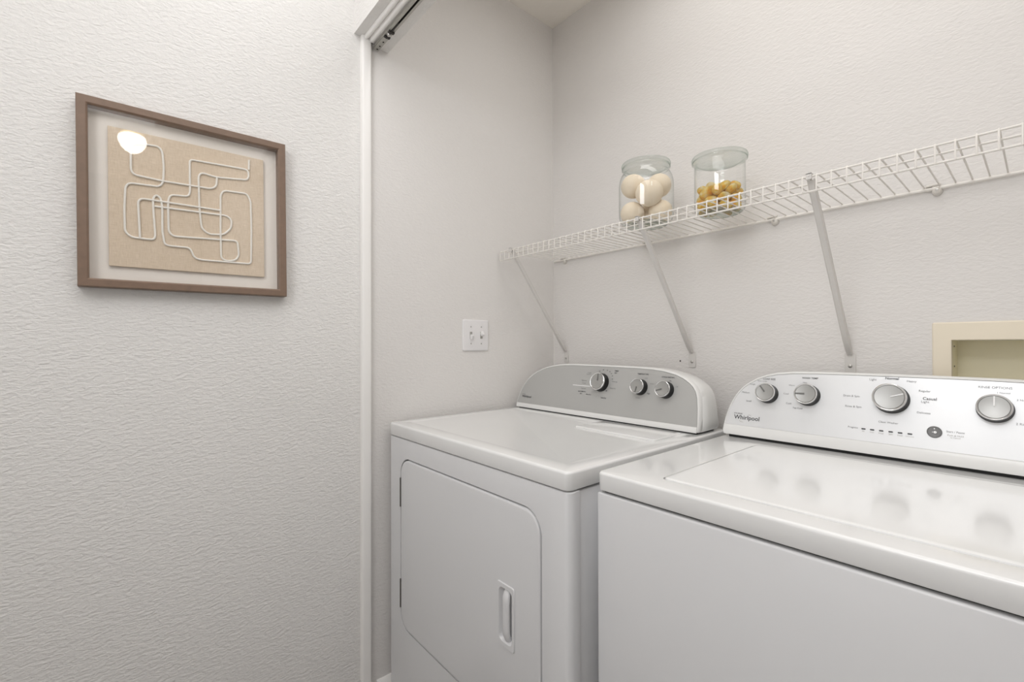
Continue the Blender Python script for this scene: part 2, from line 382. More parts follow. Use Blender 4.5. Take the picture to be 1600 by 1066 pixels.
def knob(parent, frame, x, s, d, ang, white, h=.024):
    """control knob: skirt, chrome ring, cap, pointer; ang = pointer direction from up, clockwise"""
    k = empty('control_knob', None, None); del k['label']; del k['category']
    k.parent = parent; k.matrix_local = frame(x, s, 0); r = d/2
    bm = bmesh.new(); lathe(bm, [(0, 0), (r*1.06, 0), (r*1.05, .004), (r*.985, .008), (r*.965, h-.004), (0, h-.004)], 56)
    finish(bm, 'skirt', M['skirt'], k, smooth=40)
    bm = bmesh.new(); lathe(bm, [(r*.86, h-.0045), (r*.985, h-.0045), (r, h-.003), (r*.985, h-.0008), (r*.94, h), (r*.88, h-.0008), (r*.86, h-.002)], 56, close=True)
    finish(bm, 'ring', M['ring'], k, smooth=40)
    bm = bmesh.new(); lathe(bm, [(0, h-.0028), (r*.5, h-.0024), (r*.84, h-.0012), (r*.87, h-.003), (r*.87, h-.0045), (0, h-.0045)], 56)
    finish(bm, 'cap', M['cap'], k, smooth=40)
    bm = bmesh.new(); wl = .0011 if white else .0016
    box(bm, -wl, wl, r*.08, r*.84, h-.0024, h-.0007)
    bmesh.ops.rotate(bm, verts=bm.verts, cent=(0, 0, 0), matrix=Matrix.Rotation(-math.radians(ang), 3, 'Z'))
    finish(bm, 'pointer', M['white'] if white else M['cap_line'], k)
    return k
def prints(con, frame, items, off=.0008):
    obs = {}
    for (t, x, s, wd, kind) in items:
        mm, bold = {'b': (M['ink'], .012), 'm': (M['ink2'], .0), 'l': (M['ink3'], 0), 'B': (M['ink'], .02)}[kind]
        obs.setdefault(kind, []).append(textmesh(t, wd, 'lettering', mm, con, frame(x, s, off), bold))
    
def brand(con, frame, x, s, wd, off=.0008):
    textmesh('Whirlpool', wd, 'brand_logo', M['ink'], con, frame(x, s, off), .012)
    textmesh('6TH SENSE', wd*.33, 'small_logo_lettering', M['ink'], con, frame(x-wd*.345, s+wd*.175, off), .01)
    bm = bmesh.new()      # two open arcs of the swoosh around the name
    for a0, a1 in ((40, 75), (215, 262)):
        A = []; B = []
        for i in range(15):
            t = i/14; a = math.radians(a0+(a1-a0)*t); th = .0007*math.sin(PI*t)+.00008
            A.append(((wd*.30)*math.cos(a), (wd*.17)*math.sin(a)+wd*.0)); B.append(((wd*.30+th)*math.cos(a), (wd*.17+th)*math.sin(a)))
        mt = frame(x-wd*.05, s, off)
        va = [bm.verts.new(mt @ Vector((p[0], p[1], 0))) for p in A]; vb = [bm.verts.new(mt @ Vector((p[0], p[1], 0))) for p in B]
        for i in range(14): bm.faces.new((va[i], va[i+1], vb[i+1], vb[i]))
    finish(bm, 'logo_swoosh', M['ink3'], con)

DX0, DX1, DYF, DYB = .0165, .7565, -.742, -.09
dryer = empty('dryer', 'white front-loading clothes dryer with grey console, beside the left closet wall', 'dryer')
def ring_top(x0, x1, y0, y1, z0, z1, r, m, parent, name, rec=None):
    b = bbox(x0, x1, y0, y1, z0, z1, 0)
    es = [e for e in b.edges if abs(e.verts[0].co.z-e.verts[1].co.z) > .01]
    bmesh.ops.bevel(b, geom=es, offset=.014, segments=5, profile=.5, affect='EDGES')
    es = [e for e in b.edges if e.verts[0].co.z > z1-1e-5 and e.verts[1].co.z > z1-1e-5]
    bmesh.ops.bevel(b, geom=es, offset=r, segments=5, profile=.5, affect='EDGES')
    es = [e for e in b.edges if e.verts[0].co.z < z0+1e-5 and e.verts[1].co.z < z0+1e-5]
    bmesh.ops.bevel(b, geom=es, offset=.0025, segments=2, profile=.5, affect='EDGES')
    o = finish(b, name, m, parent)
    if rec: cut(o, *rec)
    me = o.data; me.polygons.foreach_set('use_smooth', [True]*len(me.polygons)); me.set_sharp_from_angle(angle=math.radians(28))
    return o
# top panel with a shallow recessed field
def cutter_rr(x0, x1, y0, y1, r, z0, z1, slope=.006):
    bm = bmesh.new()
    a = rrect(x0, x1, y0, y1, r, 6); bI = inset(a, slope)
    loft(bm, [[(x, y, z1) for x, y in a], [(x, y, z1-(z1-z0)*.35) for x, y in a], [(x, y, z0) for x, y in bI]])
    return finish(bm, 'c', M['gap'])
ring_top(DX0, DX1, DYF, DYB, .8835, .920, .006, M['enamel_top'], dryer, 'top_panel',
         [cutter_rr(DX0+.035, DX1-.035, DYF+.045, -.275, .02, .9184, .9214, .008)])
bm = bmesh.new(); a = rrect(.445, .706, -.374, -.242, .008, 4)
loft(bm, [[(x, y, .9180) for x, y in a], [(x, y, .9206) for x, y in a], [(x, y, .9222) for x, y in inset(a, .0015)], [(x, y, .9230) for x, y in inset(a, .005)]])
finish(bm, 'lint_screen_lid', M['enamel_top'], dryer, smooth=30)
# cabinet behind
bm = bbox(DX0+.003, DX1-.003, DYF+.033, DYB+.01, .0, .8790, .003, 2)
finish(bm, 'cabinet', M['enamel'], dryer, smooth=40)
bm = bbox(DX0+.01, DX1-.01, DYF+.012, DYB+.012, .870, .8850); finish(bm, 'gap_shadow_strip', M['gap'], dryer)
# front panel with door opening
DO = rrect(.0925, .681, .333, .8235, .047, 8)
b = bbox(DX0, DX1, DYF+.002, DYF+.0315, .0, .8810, 0)
bmesh.ops.bevel(b, geom=[e for e in b.edges if abs(e.verts[0].co.z-e.verts[1].co.z) > .1 and e.verts[0].co.y < DYF+.01], offset=.013, segments=6, profile=.5, affect='EDGES')
bmesh.ops.bevel(b, geom=[e for e in b.edges if min(e.verts[0].co.z, e.verts[1].co.z) > .880 and max(e.verts[0].co.y, e.verts[1].co.y) < DYF+.03], offset=.004, segments=3, profile=.5, affect='EDGES')
fp = finish(b, 'front_panel', M['enamel'], dryer)
bm = bmesh.new(); prism_xz(bm, inset(DO, -.0036), DYF-.02, DYF+.024); cut(fp, finish(bm, 'c', M['enamel']))
me = fp.data; me.polygons.foreach_set('use_smooth', [True]*len(me.polygons)); me.set_sharp_from_angle(angle=math.radians(28))
bm = bmesh.new()
oo = inset(DO, -.0034); ii = inset(DO, -.0026)
loft(bm, [[(x, DYF+.0235, z) for x, z in ii], [(x, DYF+.008, z) for x, z in ii], [(x, DYF+.008, z) for x, z in oo], [(x, DYF+.026, z) for x, z in oo]])
finish(bm, 'door_gap_ring', M['gap'], dryer)  # dark ring inside the door gap, put in to deepen its shade
# door slab with a soft edge
bm = bmesh.new()
loft(bm, [[(x, DYF+.022, z) for x, z in DO], [(x, DYF+.0045, z) for x, z in DO], [(x, DYF+.0015, z) for x, z in inset(DO, .0012)], [(x, DYF+.0003, z) for x, z in inset(DO, .0035)], [(x, DYF, z) for x, z in inset(DO, .0065)]])
door = finish(bm, 'door', M['enamel'], dryer)
HO = rrect(.5475, .6055, .5085, .6450, .007, 4)
bm = bmesh.new(); prism_xz(bm, rrect(.5535, .5995, .5175, .6365, .006, 4), DYF-.02, DYF+.017); cut(door, finish(bm, 'c', M['enamel']))
me = door.data; me.polygons.foreach_set('use_smooth', [True]*len(me.polygons)); me.set_sharp_from_angle(angle=math.radians(25))
# handle: rim plate, hollow, grip bar
bm = bmesh.new()
H2 = rrect(.5545, .5985, .519, .635, .012, 4)
hol = rrect(.5575, .5925, .530, .624, .015, 4); H1 = inset(HO, .0015)
loft(bm, [[(x, DYF-.0002, z) for x, z in HO], [(x, DYF-.0024, z) for x, z in H1], [(x, DYF-.0024, z) for x, z in H2], [(x, DYF+.002, z) for x, z in inset(H2, .0025)], [(x, DYF+.009, z) for x, z in inset(H2, .007)]], cap0=False)
dh = finish(bm, 'door_handle', M['enamel'], door, smooth=35)
bm = bmesh.new()
gp = [(.577, DYF+.012, .526), (.5775, DYF+.004, .530), (.578, DYF-.002, .538), (.578, DYF-.0035, .552), (.578, DYF-.0035, .602), (.578, DYF-.002, .616), (.5775, DYF+.004, .624), (.577, DYF+.012, .628)]
tube(bm, gp, [.009, .010, .0112, .0105, .0105, .0112, .010, .009], 16)
for v in bm.verts: v.co.y = DYF+(v.co.y-DYF)*.5+.001
gb = finish(bm, 'handle_grip', M['enamel'], door, smooth=60)
for z0, z1 in ((.681, .765), (.3855, .468)):
    bm = bmesh.new(); box(bm, .0885, .0925, DYF-.0005, DYF+.006, z0, z1)
    tube(bm, [(.0915, DYF+.0005, z0), (.0915, DYF+.0005, z1)], .0022, 8)
    h = finish(bm, 'hinge', M['hinge'], dryer)
for x in (.12, .65):
    for y in (-.68, -.16):
        pass
con, fr = console(dryer, .0240, .7455, -.232, .9245, .1668, -.112, .0155, M['fascia_d'], TAB, TABR)
bm = bmesh.new(); box(bm, .035, .735, -.222, -.125, .9195, .930); finish(bm, 'console_gap_base', M['gap'], dryer)  # base block coloured dark as the shade in the gap under the console
for x, s, d, a in ((.4079, .1145, .056, 0), (.554, .1092, .045, 185), (.6374, .1069, .046, 250)): knob(dryer, fr, x, s, d, a, False)
prints(con, fr, [('TEMPERATURE', .5563, .1490, .038, 'b'), ('Low', .5690, .1377, .009, 'm'), ('Medium', .5915, .1222, .013, 'm'), ('High', .5835, .0923, .010, 'b'), ('Air Only', .5501, .0767, .014, 'm'),
    ('CYCLE SIGNAL', .6390, .1440, .040, 'b'), ('On', .6470, .1340, .006, 'b'), ('Off', .6690, .1185, .007, 'm'),
    ('Wrinkle', .3540, .1440, .016, 'm'), ('Shield Plus', .3520, .1390, .018, 'm'), ('Delicates', .3374, .1172, .0215, 'm'), ('Casual', .3376, .1086, .016, 'm'),
    ('Normal', .3398, .0904, .0190, 'm'), ('AUTOMATIC', .3352, .0799, .0330, 'B'), ('DRY', .3334, .0725, .010, 'b'), ('More Dry', .3650, .0718, .0200, 'b'), ('.', .3971, .0672, .0015, 'm'), ('Less Dry', .4268, .0659, .0210, 'B'),
    ('TIMED', .4606, .1545, .0160, 'B'), ('DRY', .4588, .1478, .0100, 'B'), ('Touch Up', .4590, .1200, .0200, 'm'), ('Damp Dry', .4560, .0984, .0220, 'm'), ('Off', .4330, .0893, .0070, 'B'),
    ('Off', .3950, .1510, .0060, 'b'), ('60', .4089, .1560, .0050, 'b'), ('50', .4244, .1550, .0045, 'b'), ('40', .4350, .1510, .0045, 'b'), ('30', .4420, .1450, .0045, 'b'), ('20', .4470, .1379, .0045, 'b'), ('10', .4490, .1280, .0040, 'b')])
bm = bmesh.new(); mt = fr(.3215, .0991, .0008)
vs = [bm.verts.new(mt @ Vector(p)) for p in ((-.0300, -.0011, 0), (.0440, -.0011, 0), (.0440, .0011, 0), (-.0300, .0011, 0))]; bm.faces.new(vs)
finish(bm, 'white_index_line', M['white'], con)
brand(con, fr, .0760, .0400, .050)

# ------------------------------------------------------------------ washer
WX, WXR, WYF, WYB = .7826, 1.4816, -.693, -.045
washer = empty('washing_machine', 'white top-loading washing machine with pale silver console, right of the dryer', 'washing machine')
LX0, LX1, LY0, LY1 = .890, 1.400, -.646, -.241
LO = rrect(LX0, LX1, LY0, LY1, .014, 6)
bm = bmesh.new(); a = inset(LO, -.0022)
loft(bm, [[(x, y, .9300) for x, y in a], [(x, y, .9035) for x, y in a]])
tp = ring_top(WX, WXR, WYF, WYB, .8862, .920, .0055, M['enamel_top'], washer, 'top_panel', [finish(bm, 'c', M['gap'])])
bm = bmesh.new(); loft(bm, [[(x, y, .9045) for x, y in LO], [(x, y, .9185) for x, y in LO], [(x, y, .9212) for x, y in inset(LO, .0012)], [(x, y, .9224) for x, y in inset(LO, .004)], [(x, y, .9226) for x, y in inset(LO, .008)]])
finish(bm, 'lid', M['lid'], washer, smooth=30)
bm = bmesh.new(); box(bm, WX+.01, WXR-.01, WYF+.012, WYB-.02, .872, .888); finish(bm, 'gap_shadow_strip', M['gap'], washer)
bm = bbox(WX+.0005, WXR-.0005, WYF+.001, WYB-.008, 0, .8815, .004, 3)
finish(bm, 'cabinet', M['enamel'], washer, smooth=30)
con, fr = console(washer, .7840, 1.4800, -.187, .9275, .1661, -.068, .0245, M['fascia_w'], TABW)
bm = bmesh.new(); box(bm, .80, 1.465, -.178, -.08, .9195, .932); finish(bm, 'console_gap_base', M['gap'], washer)  # dark-coloured base block, shading the gap below the washer console
for x, s, d, a, wh, h in ((.8869, .1105, .045, -38, False, .024), (.9732, .1137, .047, -92, False, .024), (1.1237, .1185, .057, 70, True, .026), (1.2715, .1132, .0475, 0, True, .024)): knob(washer, fr, x, s, d, a, wh, h)
DS = .0024
prints(con, fr, [(t, x, s+DS, wd, k) for t, x, s, wd, k in [
    ('LOAD SIZE', .8869, .1450, .0280, 'b'), ('Extra Large', .8715, .1387, .0210, 'm'), ('Large', .8490, .1295, .0120, 'm'), ('Medium', .8347, .1076, .0180, 'm'), ('Small', .8440, .0862, .0120, 'm'),
    ('WASH TEMP', .9743, .1522, .0330, 'b'), ('Hot', .9649, .1410, .0080, 'm'), ('Warm', .9373, .1328, .0125, 'm'), ('Cool', .9270, .1117, .0110, 'm'), ('Cold', .9343, .0889, .0110, 'm'), ('Tap Cold', .9535, .0789, .0200, 'm'),
    ('Drain & Spin', 1.0558, .1165, .0290, 'm'), ('Rinse & Spin', 1.0601, .0936, .0290, 'm'), ('Light', 1.0917, .1552, .0120, 'm'), ('Normal', 1.1234, .1597, .0220, 'B'), ('Heavy', 1.1546, .1548, .0150, 'm'),
    ('Regular', 1.1750, .1362, .0175, 'm'), ('Casual', 1.1828, .1219, .0205, 'b'), ('Light', 1.1764, .1146, .0120, 'm'), ('Delicates', 1.1746, .0930, .0200, 'm'), ('Clean Washer', 1.1205, .0669, .0320, 'm'), ('Progress', 1.0618, .0489, .0175, 'm'),
    ('Fill', 1.0801, .0432, .0035, 'l'), ('Wash', 1.0946, .0432, .0070, 'l'), ('Rinse', 1.1098, .0432, .0080, 'l'), ('Spin', 1.1255, .0432, .0068, 'l'), ('Done', 1.1400, .0432, .0080, 'l'), ('Lid Locked', 1.1550, .0432, .0125, 'l'),
    ('Start / Pause', 1.2203, .0612, .0250, 'm'), ('Push & Hold', 1.2205, .0543, .0220, 'l'), ('to Cancel', 1.2203, .0502, .0140, 'l'),
    ('RINSE OPTIONS', 1.2714, .1508, .0430, 'm'), ('1 Normal', 1.2824, .1415, .0160, 'm'), ('2 Normal', 1.3075, .1301, .0185, 'm'), ('2 Rinses', 1.3065, .0872, .0185, 'm')]])
for x in (1.0802, 1.0949, 1.1099, 1.1252, 1.1400, 1.1551):
    mt = fr(x, .0507, 0); bm = bmesh.new(); o = rrect(-.0037, .0037, -.0014, .0014, .0012, 3)
    loft(bm, [[mt @ Vector((a, b, .0012)) for a, b in o], [mt @ Vector((a, b, 0)) for a, b in o]]); finish(bm, 'indicator_lamp', M['led'], con)
mt = fr(1.1911, .0598, 0)
bm = bmesh.new(); lathe(bm, [(0, 0), (.0112, 0), (.0112, .002), (.0100, .003), (.0096, .0022), (.004, .0016), (0, .0014)], 40); bmesh.ops.transform(bm, matrix=mt, verts=bm.verts)
sb = finish(bm, 'start_button', M['button'], washer, smooth=40)
bm = bmesh.new()
for (x, y, r) in ((0, .0062, .0011), (.0012, -.0005, .0024), (-.0026, -.0006, .0008)): lathe(bm, [(0, .0022), (r, .0022), (r, .0034), (0, .0034)], 16, (x, y, 0))
bmesh.ops.transform(bm, matrix=mt, verts=bm.verts); finish(bm, 'button_symbol', M['white'], sb)
brand(con, fr, .8426, .0440, .0610)

# ------------------------------------------------------------------ wire shelf
shelf = empty('wire_shelf', 'long white wire closet shelf with open front lip above both machines', 'shelf', (0, 0, 0))
SY, SZ, SZL = -.295, 1.5035, 1.4703
me0 = None
x = .016
i = 0
while x < 1.555:
    if me0 is None:
        bm = bmesh.new()
        tube(bm, [(0, -.0065, SZ-.0065), (0, -.0065, SZ-.001), (0, -.010, SZ+.0012), (0, -.15, SZ+.0012), (0, SY+.006, SZ+.0012), (0, SY-.0008, SZ), (0, SY-.0032, SZ-.004), (0, SY-.0034, SZL+.003), (0, SY-.0034, SZL-.002)], .00155, 6)
        o = finish(bm, 'cross_wire', M['wire'], shelf, smooth=60); me0 = o.data
    else:
        o = bpy.data.objects.new('cross_wire', me0); COL.objects.link(o); o.parent = shelf
    o.location.x = x; x += .0254; i += 1
for nm, y, z, r in (('lip_rail', SY-.0002, SZ-.0022, .0021), ('lip_rail', SY, SZL, .0022), ('under_rail', -.245, SZ-.0028, .0022), ('back_rail', -.0075, SZ-.0046, .0040)):
    bm = bmesh.new(); tube(bm, [(.012, y, z), (1.548, y, z)], r, 10); finish(bm, nm, M['wire'], shelf, smooth=60)
BL = ('white diagonal shelf brace at the left end of the wire shelf', 'white diagonal shelf brace below the jar of cream wool balls', 'white diagonal shelf brace right of the amber jar, above the washing machine')
for bx, lb in zip((.0740, .6085, 1.0190), BL):
    b = empty('shelf_brace', lb, 'brace', (bx, 0, 1.118), 'diagonal braces under the wire shelf')
    # strut: folded channel, local coordinates relative to the wall foot
    top = Vector((0, -.287, 1.4975-1.118)); bot = Vector((0, -.008, .012)); d = (top-bot).normalized(); n = Vector((0, -d.z, d.y))
    if n.y > 0: n = -n
    bm = bmesh.new(); hw = .0068; prof = [(-hw, .004), (-hw, -.0035), (-hw+.0022, -.006), (hw-.0022, -.006), (hw, -.0035), (hw, .004), (hw-.0015, .004), (hw-.0015, -.003), (hw-.003, -.0045), (-hw+.003, -.0045), (-hw+.0015, -.003), (-hw+.0015, .004)]
    R = []
    for t, k, nn in ((0, .75, .4), (.03, .95, .7), (.07, 1, 1), (.95, 1, 1), (1, .95, .9)):
        c = bot.lerp(top, t); R.append([c+Vector((px*k, 0, 0))-n*(py*nn) for px, py in prof])
    loft(bm, R); finish(bm, 'strut', M['brace'], b, smooth=35)
    bm = bmesh.new()    # hook over the lip rail
    tube(bm, [(0, -.284, .376), (0, -.289, .384), (0, -.2945, .3885), (0, -.299, .387), (0, -.3005, .382)], .0022, 8)
    box(bm, -.005, .005, -.3012, -.2975, .3765, .3885); box(bm, -.005, .005, -.3012, -.286, .3872, .3892)
    finish(bm, 'hook', M['brace'], b)
    bm = bbox(-.0115, .0115, -.0032, -.0002, -.034, .016, .004, 3, lambda c, d: abs(d.y) > .9); finish(bm, 'foot_plate', M['brace'], b, smooth=35)
    bm = bmesh.new(); lathe(bm, [(.0045, 0), (.0042, .0016), (.0028, .0026), (0, .003)], 16); bmesh.ops.rotate(bm, verts=bm.verts, cent=(0, 0, 0), matrix=Matrix.Rotation(PI/2, 3, 'X'))
    bmesh.ops.translate(bm, verts=bm.verts, vec=(0, -.0032, -.016)); finish(bm, 'screw', M['screw'], b, smooth=40)
CL = ('small wall clip holding the back of the shelf, in the left corner', 'small wall clip at the back of the shelf, left of the wool ball jar', 'small wall clip at the back of the shelf, right of the amber jar', 'small wall clip at the back of the shelf, rightmost of all')
for cx, lb in zip((.0696, .455, .8521, 1.1804), CL):
    c = empty('wall_clip', lb, 'clip', (cx, 0, SZ-.006), 'clips holding the back rail')
    bm = bmesh.new(); lathe(bm, [(0, 0), (.0088, 0), (.0092, .005), (.0082, .010), (.005, .0135), (0, .0145)], 20); bmesh.ops.rotate(bm, verts=bm.verts, cent=(0, 0, 0), matrix=Matrix.Rotation(PI/2, 3, 'X'))
    bmesh.ops.scale(bm, verts=bm.verts, vec=(1, 1, 1.1)); bmesh.ops.translate(bm, verts=bm.verts, vec=(0, 0, -.0045)); finish(bm, 'clip_body', M['clip'], c, smooth=40)
    bm = bmesh.new(); tube(bm, [(-.018, -.0076, .0095), (.006, -.0076, .0095)], .0028, 8); box(bm, -.019, -.008, -.0125, -.003, .0065, .0078); finish(bm, 'clip_jaw', M['clip'], c, smooth=40)
    bm = bmesh.new(); lathe(bm, [(.003, 0), (.0028, .001), (0, .0014)], 12); bmesh.ops.rotate(bm, verts=bm.verts, cent=(0, 0, 0), matrix=Matrix.Rotation(PI/2, 3, 'X')); bmesh.ops.translate(bm, verts=bm.verts, vec=(0, -.0138, -.003)); finish(bm, 'screw', M['screw'], c)

# ------------------------------------------------------------------ jars
ZD = SZ+.0029
def jar(name, label, x, y, R, RL, H, shoulder):
    j = empty(name, label, 'jar', (x, y, ZD))
    if shoulder: prof = [(R*.72, .0), (R*.80, .003), (R*.93, .012), (R*.985, .026), (R, .045), (R, H*.62), (R*.985, H*.70), (R*.94, H*.775), (R*.875, H*.83), (RL*.90, H*.868), (RL*.90, H*.885), (RL*.97, H*.90), (RL*.97, H*.925)]
    else: prof = [(R*.80, .0), (R*.88, .002), (R*.97, .008), (R, .018), (R, H*.83), (R*.985, H*.865), (R*.99, H*.885), (RL*.96, H*.90), (RL*.96, H*.925)]
    bm = bmesh.new(); lathe(bm, [(0, .004), (R*.6, .0035)]+prof, 72)
    finish(bm, 'jar_body', M['jar'], j, smooth=70)
    bm = bmesh.new()   # thick foot
    lathe(bm, [(0, .0012), (prof[0][0]*.9, .0008), (prof[0][0], 0), (prof[1][0], .004), (prof[1][0]*.97, .0055), (0, .006)], 64); finish(bm, 'jar_foot', M['jar_rim'], j, smooth=50)
    bm = bmesh.new()
    lathe(bm, [(0, H-.020), (RL*.72, H-.020), (RL*.82, H-.014), (RL*.90, H-.0115), (RL*.985, H-.0105), (RL, H-.008), (RL, H-.004), (RL*.98, H-.001), (RL*.9, H), (0, H-.002)], 72)
    finish(bm, 'lid', M['jar_rim'], j, smooth=50)
    bm = bmesh.new(); lathe(bm, [(RL*.955, H*.925-.002), (RL*.99, H*.925-.002), (RL*.99, H-.0112), (RL*.955, H-.0112)], 72, close=True)
    finish(bm, 'seal_ring', M['jar_rim'], j, smooth=40)
    return j
J1 = (.5665, -.190, .0785, .0700, .1850); J2 = (.7664, -.150, .0633, .0696, .1545)
jar('storage_jar', 'glass storage jar with rounded shoulders holding cream wool dryer balls', *J1, True)
jar('storage_jar', 'straight-sided glass storage jar half filled with amber laundry pods', *J2, False)
def ball(x, y, z, r, seed, label):
    random.seed(seed); bm = bmesh.new(); bmesh.ops.create_icosphere(bm, subdivisions=4, radius=r)
    ax = Vector((random.uniform(-1, 1), random.uniform(-1, 1), 1)).normalized()
    for v in bm.verts:
        v.co += ax*v.co.dot(ax)*random.uniform(-.0004, .0004); n = v.co.normalized(); v.co += n*random.uniform(-.0004, .0004)
    bmesh.ops.scale(bm, verts=bm.verts, vec=(1, 1, .97))
    o = finish(bm, 'dryer_ball', M['wool'], smooth=180); o.location = (x, y, z); tag(o, label, 'dryer ball', 'wool balls in the jar')
BZ = ZD+.006
bx, by = J1[0], J1[1]
# jar-local axes: r = to the camera's right, t = towards the camera
cr = Vector((.83, .54, 0)).normalized(); ct = Vector((.54, -.83, 0)).normalized()
def bp(a, t, z): v = Vector((bx, by, 0))+cr*a+ct*t; return v.x, v.y, BZ+z
for (a, t, z, r, lb) in ((-.039, .004, .034, .0345, 'cream wool ball at the bottom left of the jar'), (.040, .004, .0335, .034, 'cream wool ball at the bottom right of the jar'), (-.002, -.042, .034, .034, 'cream wool ball at the bottom back of the jar, behind the others'),
                         (-.036, -.004, .117, .036, 'cream wool ball high on the left side of the jar'), (.009, .037, .080, .0385, 'large cream wool ball pressed to the front of the jar'), (.037, -.018, .117, .0355, 'cream wool ball high on the right side of the jar')):
    X, Y, Z = bp(a, t, z); ball(X, Y, Z, r, int(a*1000+z*999), lb)
# amber pods: pillow shapes
bm = bmesh.new(); bmesh.ops.create_uvsphere(bm, u_segments=18, v_segments=12, radius=1)
for v in bm.verts:
    x_, y_, z_ = v.co; k = lambda q: math.copysign(abs(q)**.62, q)
    v.co = Vector((k(x_)*.0165, k(y_)*.0145, z_*.0095*(1-.25*min(1, (x_*x_+y_*y_)))))
me = bpy.data.meshes.new('laundry_pod'); bm.to_mesh(me); bm.free(); me.materials.append(M['amber']); me.polygons.foreach_set('use_smooth', [True]*len(me.polygons))
random.seed(11)
pods = []
lay = [(.016, 8, .042), (.016, 2, .016), (.033, 8, .043), (.034, 2, .016), (.050, 8, .042), (.051, 3, .018), (.064, 7, .038), (.067, 2, .012)]
for li, (z, n, rad) in enumerate(lay):
    for k in range(n):
        a = 2*PI*(k+.5*(li % 3)*.9)/n; q = rad*random.uniform(.93, 1.05)
        o = bpy.data.objects.new('laundry_pod', me); COL.objects.link(o)
        o.location = (J2[0]+q*math.cos(a), J2[1]+q*math.sin(a), ZD+z+random.uniform(-.003, .004))
        o.rotation_euler = (random.uniform(-.8, .8), random.uniform(-.8, .8), random.uniform(0, PI)); s = random.uniform(.9, 1.08); o.scale = (s, s, s*1.05)
        tag(o, 'amber yellow translucent laundry pod heaped in the straight-sided glass jar', 'laundry pod', 'laundry pods in the glass jar')

# ------------------------------------------------------------------ outlet box
ob = empty('outlet_box', 'yellowed cream plastic washer outlet box set in the back wall', 'outlet box', (1.3, 0, 1.08))
def L(o): return o
bm = bmesh.new()
o = rrect(1.1690-1.3, 1.4310-1.3, .966-1.08, 1.2035-1.08, .004, 3); i_ = rrect(1.2008-1.3, 1.3992-1.3, 1.0008-1.08, 1.1640-1.08, .0012, 3)
loft(bm, [[(x, -.0002, z) for x, z in o], [(x, -.0045, z) for x, z in inset(o, .0008)], [(x, -.006, z) for x, z in inset(o, .003)], [(x, -.006, z) for x, z in inset(i_, -.0015)], [(x, -.0045, z) for x, z in i_], [(x, .004, z) for x, z in i_]], False, False)
finish(bm, 'face_frame', M['cream'], ob, smooth=30)
bm = bmesh.new(); a = [(x, z) for x, z in i_]
loft(bm, [[(x, -.003, z) for x, z in inset(a, .0004)], [(x, .085, z) for x, z in inset(a, .0009)]], False, True)
tub = finish(bm, 'recessed_tub', M['cream_in'], ob)
for (x, z) in ((1.2045, 1.1510), (1.2050, 1.107)):
    bm = bmesh.new(); lathe(bm, [(0, 0), (.0018, 0), (.0016, .001), (0, .0012)], 10); bmesh.ops.rotate(bm, verts=bm.verts, cent=(0, 0, 0), matrix=Matrix.Rotation(PI/2, 3, 'Y'))
    bmesh.ops.translate(bm, verts=bm.verts, vec=(1.2022-1.3, .018, z-1.08)); finish(bm, 'screw', M['dark_screw'], ob)
for vx in (1.262, 1.338):      # supply valves low in the box, hidden behind the console from the photograph's side
    bm = bmesh.new(); lathe(bm, [(0, 0), (.011, 0), (.011, .022), (.007, .026), (.007, .04), (0, .04)], 16, (vx-1.3, .045, 1.003-1.08)); finish(bm, 'supply_valve', M['brass'], ob, smooth=40)

# ------------------------------------------------------------------ switch plate
sp = empty('switch_plate', 'white double toggle light switch plate on the closet side wall', 'light switch', (0, -.402, 1.1908))
bm = bmesh.new(); o = rrect(-.0567, .0567, -.0557, .0557, .0065, 4)
loft(bm, [[(0.0002, y, z) for y, z in o], [(.0035, y, z) for y, z in o], [(.0055, y, z) for y, z in inset(o, .0025)], [(.006, y, z) for y, z in inset(o, .005)]]); finish(bm, 'plate', M['plate'], sp, smooth=40)
for ty, upd in ((-.0227, -1), (.0230, 1)):
    bm = bmesh.new(); box(bm, .0058, .0064, ty-.0052, ty+.0052, -.0122, .0122); finish(bm, 'toggle_slot', M['ink3'], sp)
    bm = bbox(.0055, .0185, ty-.0042, ty+.0042, -.0075, .0075, .0015, 2); bmesh.ops.rotate(bm, verts=bm.verts, cent=(.005, ty, 0), matrix=Matrix.Rotation(math.radians(24)*-upd, 3, 'Y')); bmesh.ops.translate(bm, verts=bm.verts, vec=(0, 0, .003*upd)); finish(bm, 'toggle', M['plate'], sp, smooth=35)
    for z in (.0300, -.0300):
        bm = bmesh.new(); lathe(bm, [(0, .0006), (.0028, .0006), (.0024, .0012), (0, .0014)], 12); bmesh.ops.rotate(bm, verts=bm.verts, cent=(0, 0, 0), matrix=Matrix.Rotation(PI/2, 3, 'Y')); bmesh.ops.translate(bm, verts=bm.verts, vec=(.0054, ty, z)); finish(bm, 'screw', M['screw'], sp)

# ------------------------------------------------------------------ framed picture
pf = empty('framed_picture', 'square brown-framed picture of looping white cord on beige linen, on the hall wall', 'picture', (0, -1.2391, 1.4843), rot=(math.radians(.65), 0, 0))
HWp = .2008; FW = .0180
for k in range(4):
    # mitred moulding: profile (distance from outer edge, x)
    prof = [(0, .001), (0, .028), (.0015, .030), (FW-.003, .030), (FW, .0275), (FW, .001)]
    bm = bmesh.new(); ends = []
    for s in (-1, 1):
        ring = []
        for d, xx in prof:
            half = HWp-d; ring.append(Vector((xx, s*half, HWp-d)))
        ends.append(ring)
    loft(bm, ends); bmesh.ops.rotate(bm, verts=bm.verts, cent=(0, 0, 0), matrix=Matrix.Rotation(k*PI/2, 3, 'X')); finish(bm, 'frame_rail', M['frame'], pf)
bm = bmesh.new(); h = HWp-FW+.002; box(bm, .002, .006, -h, h, -h, h); finish(bm, 'mount_board', M['mount'], pf)
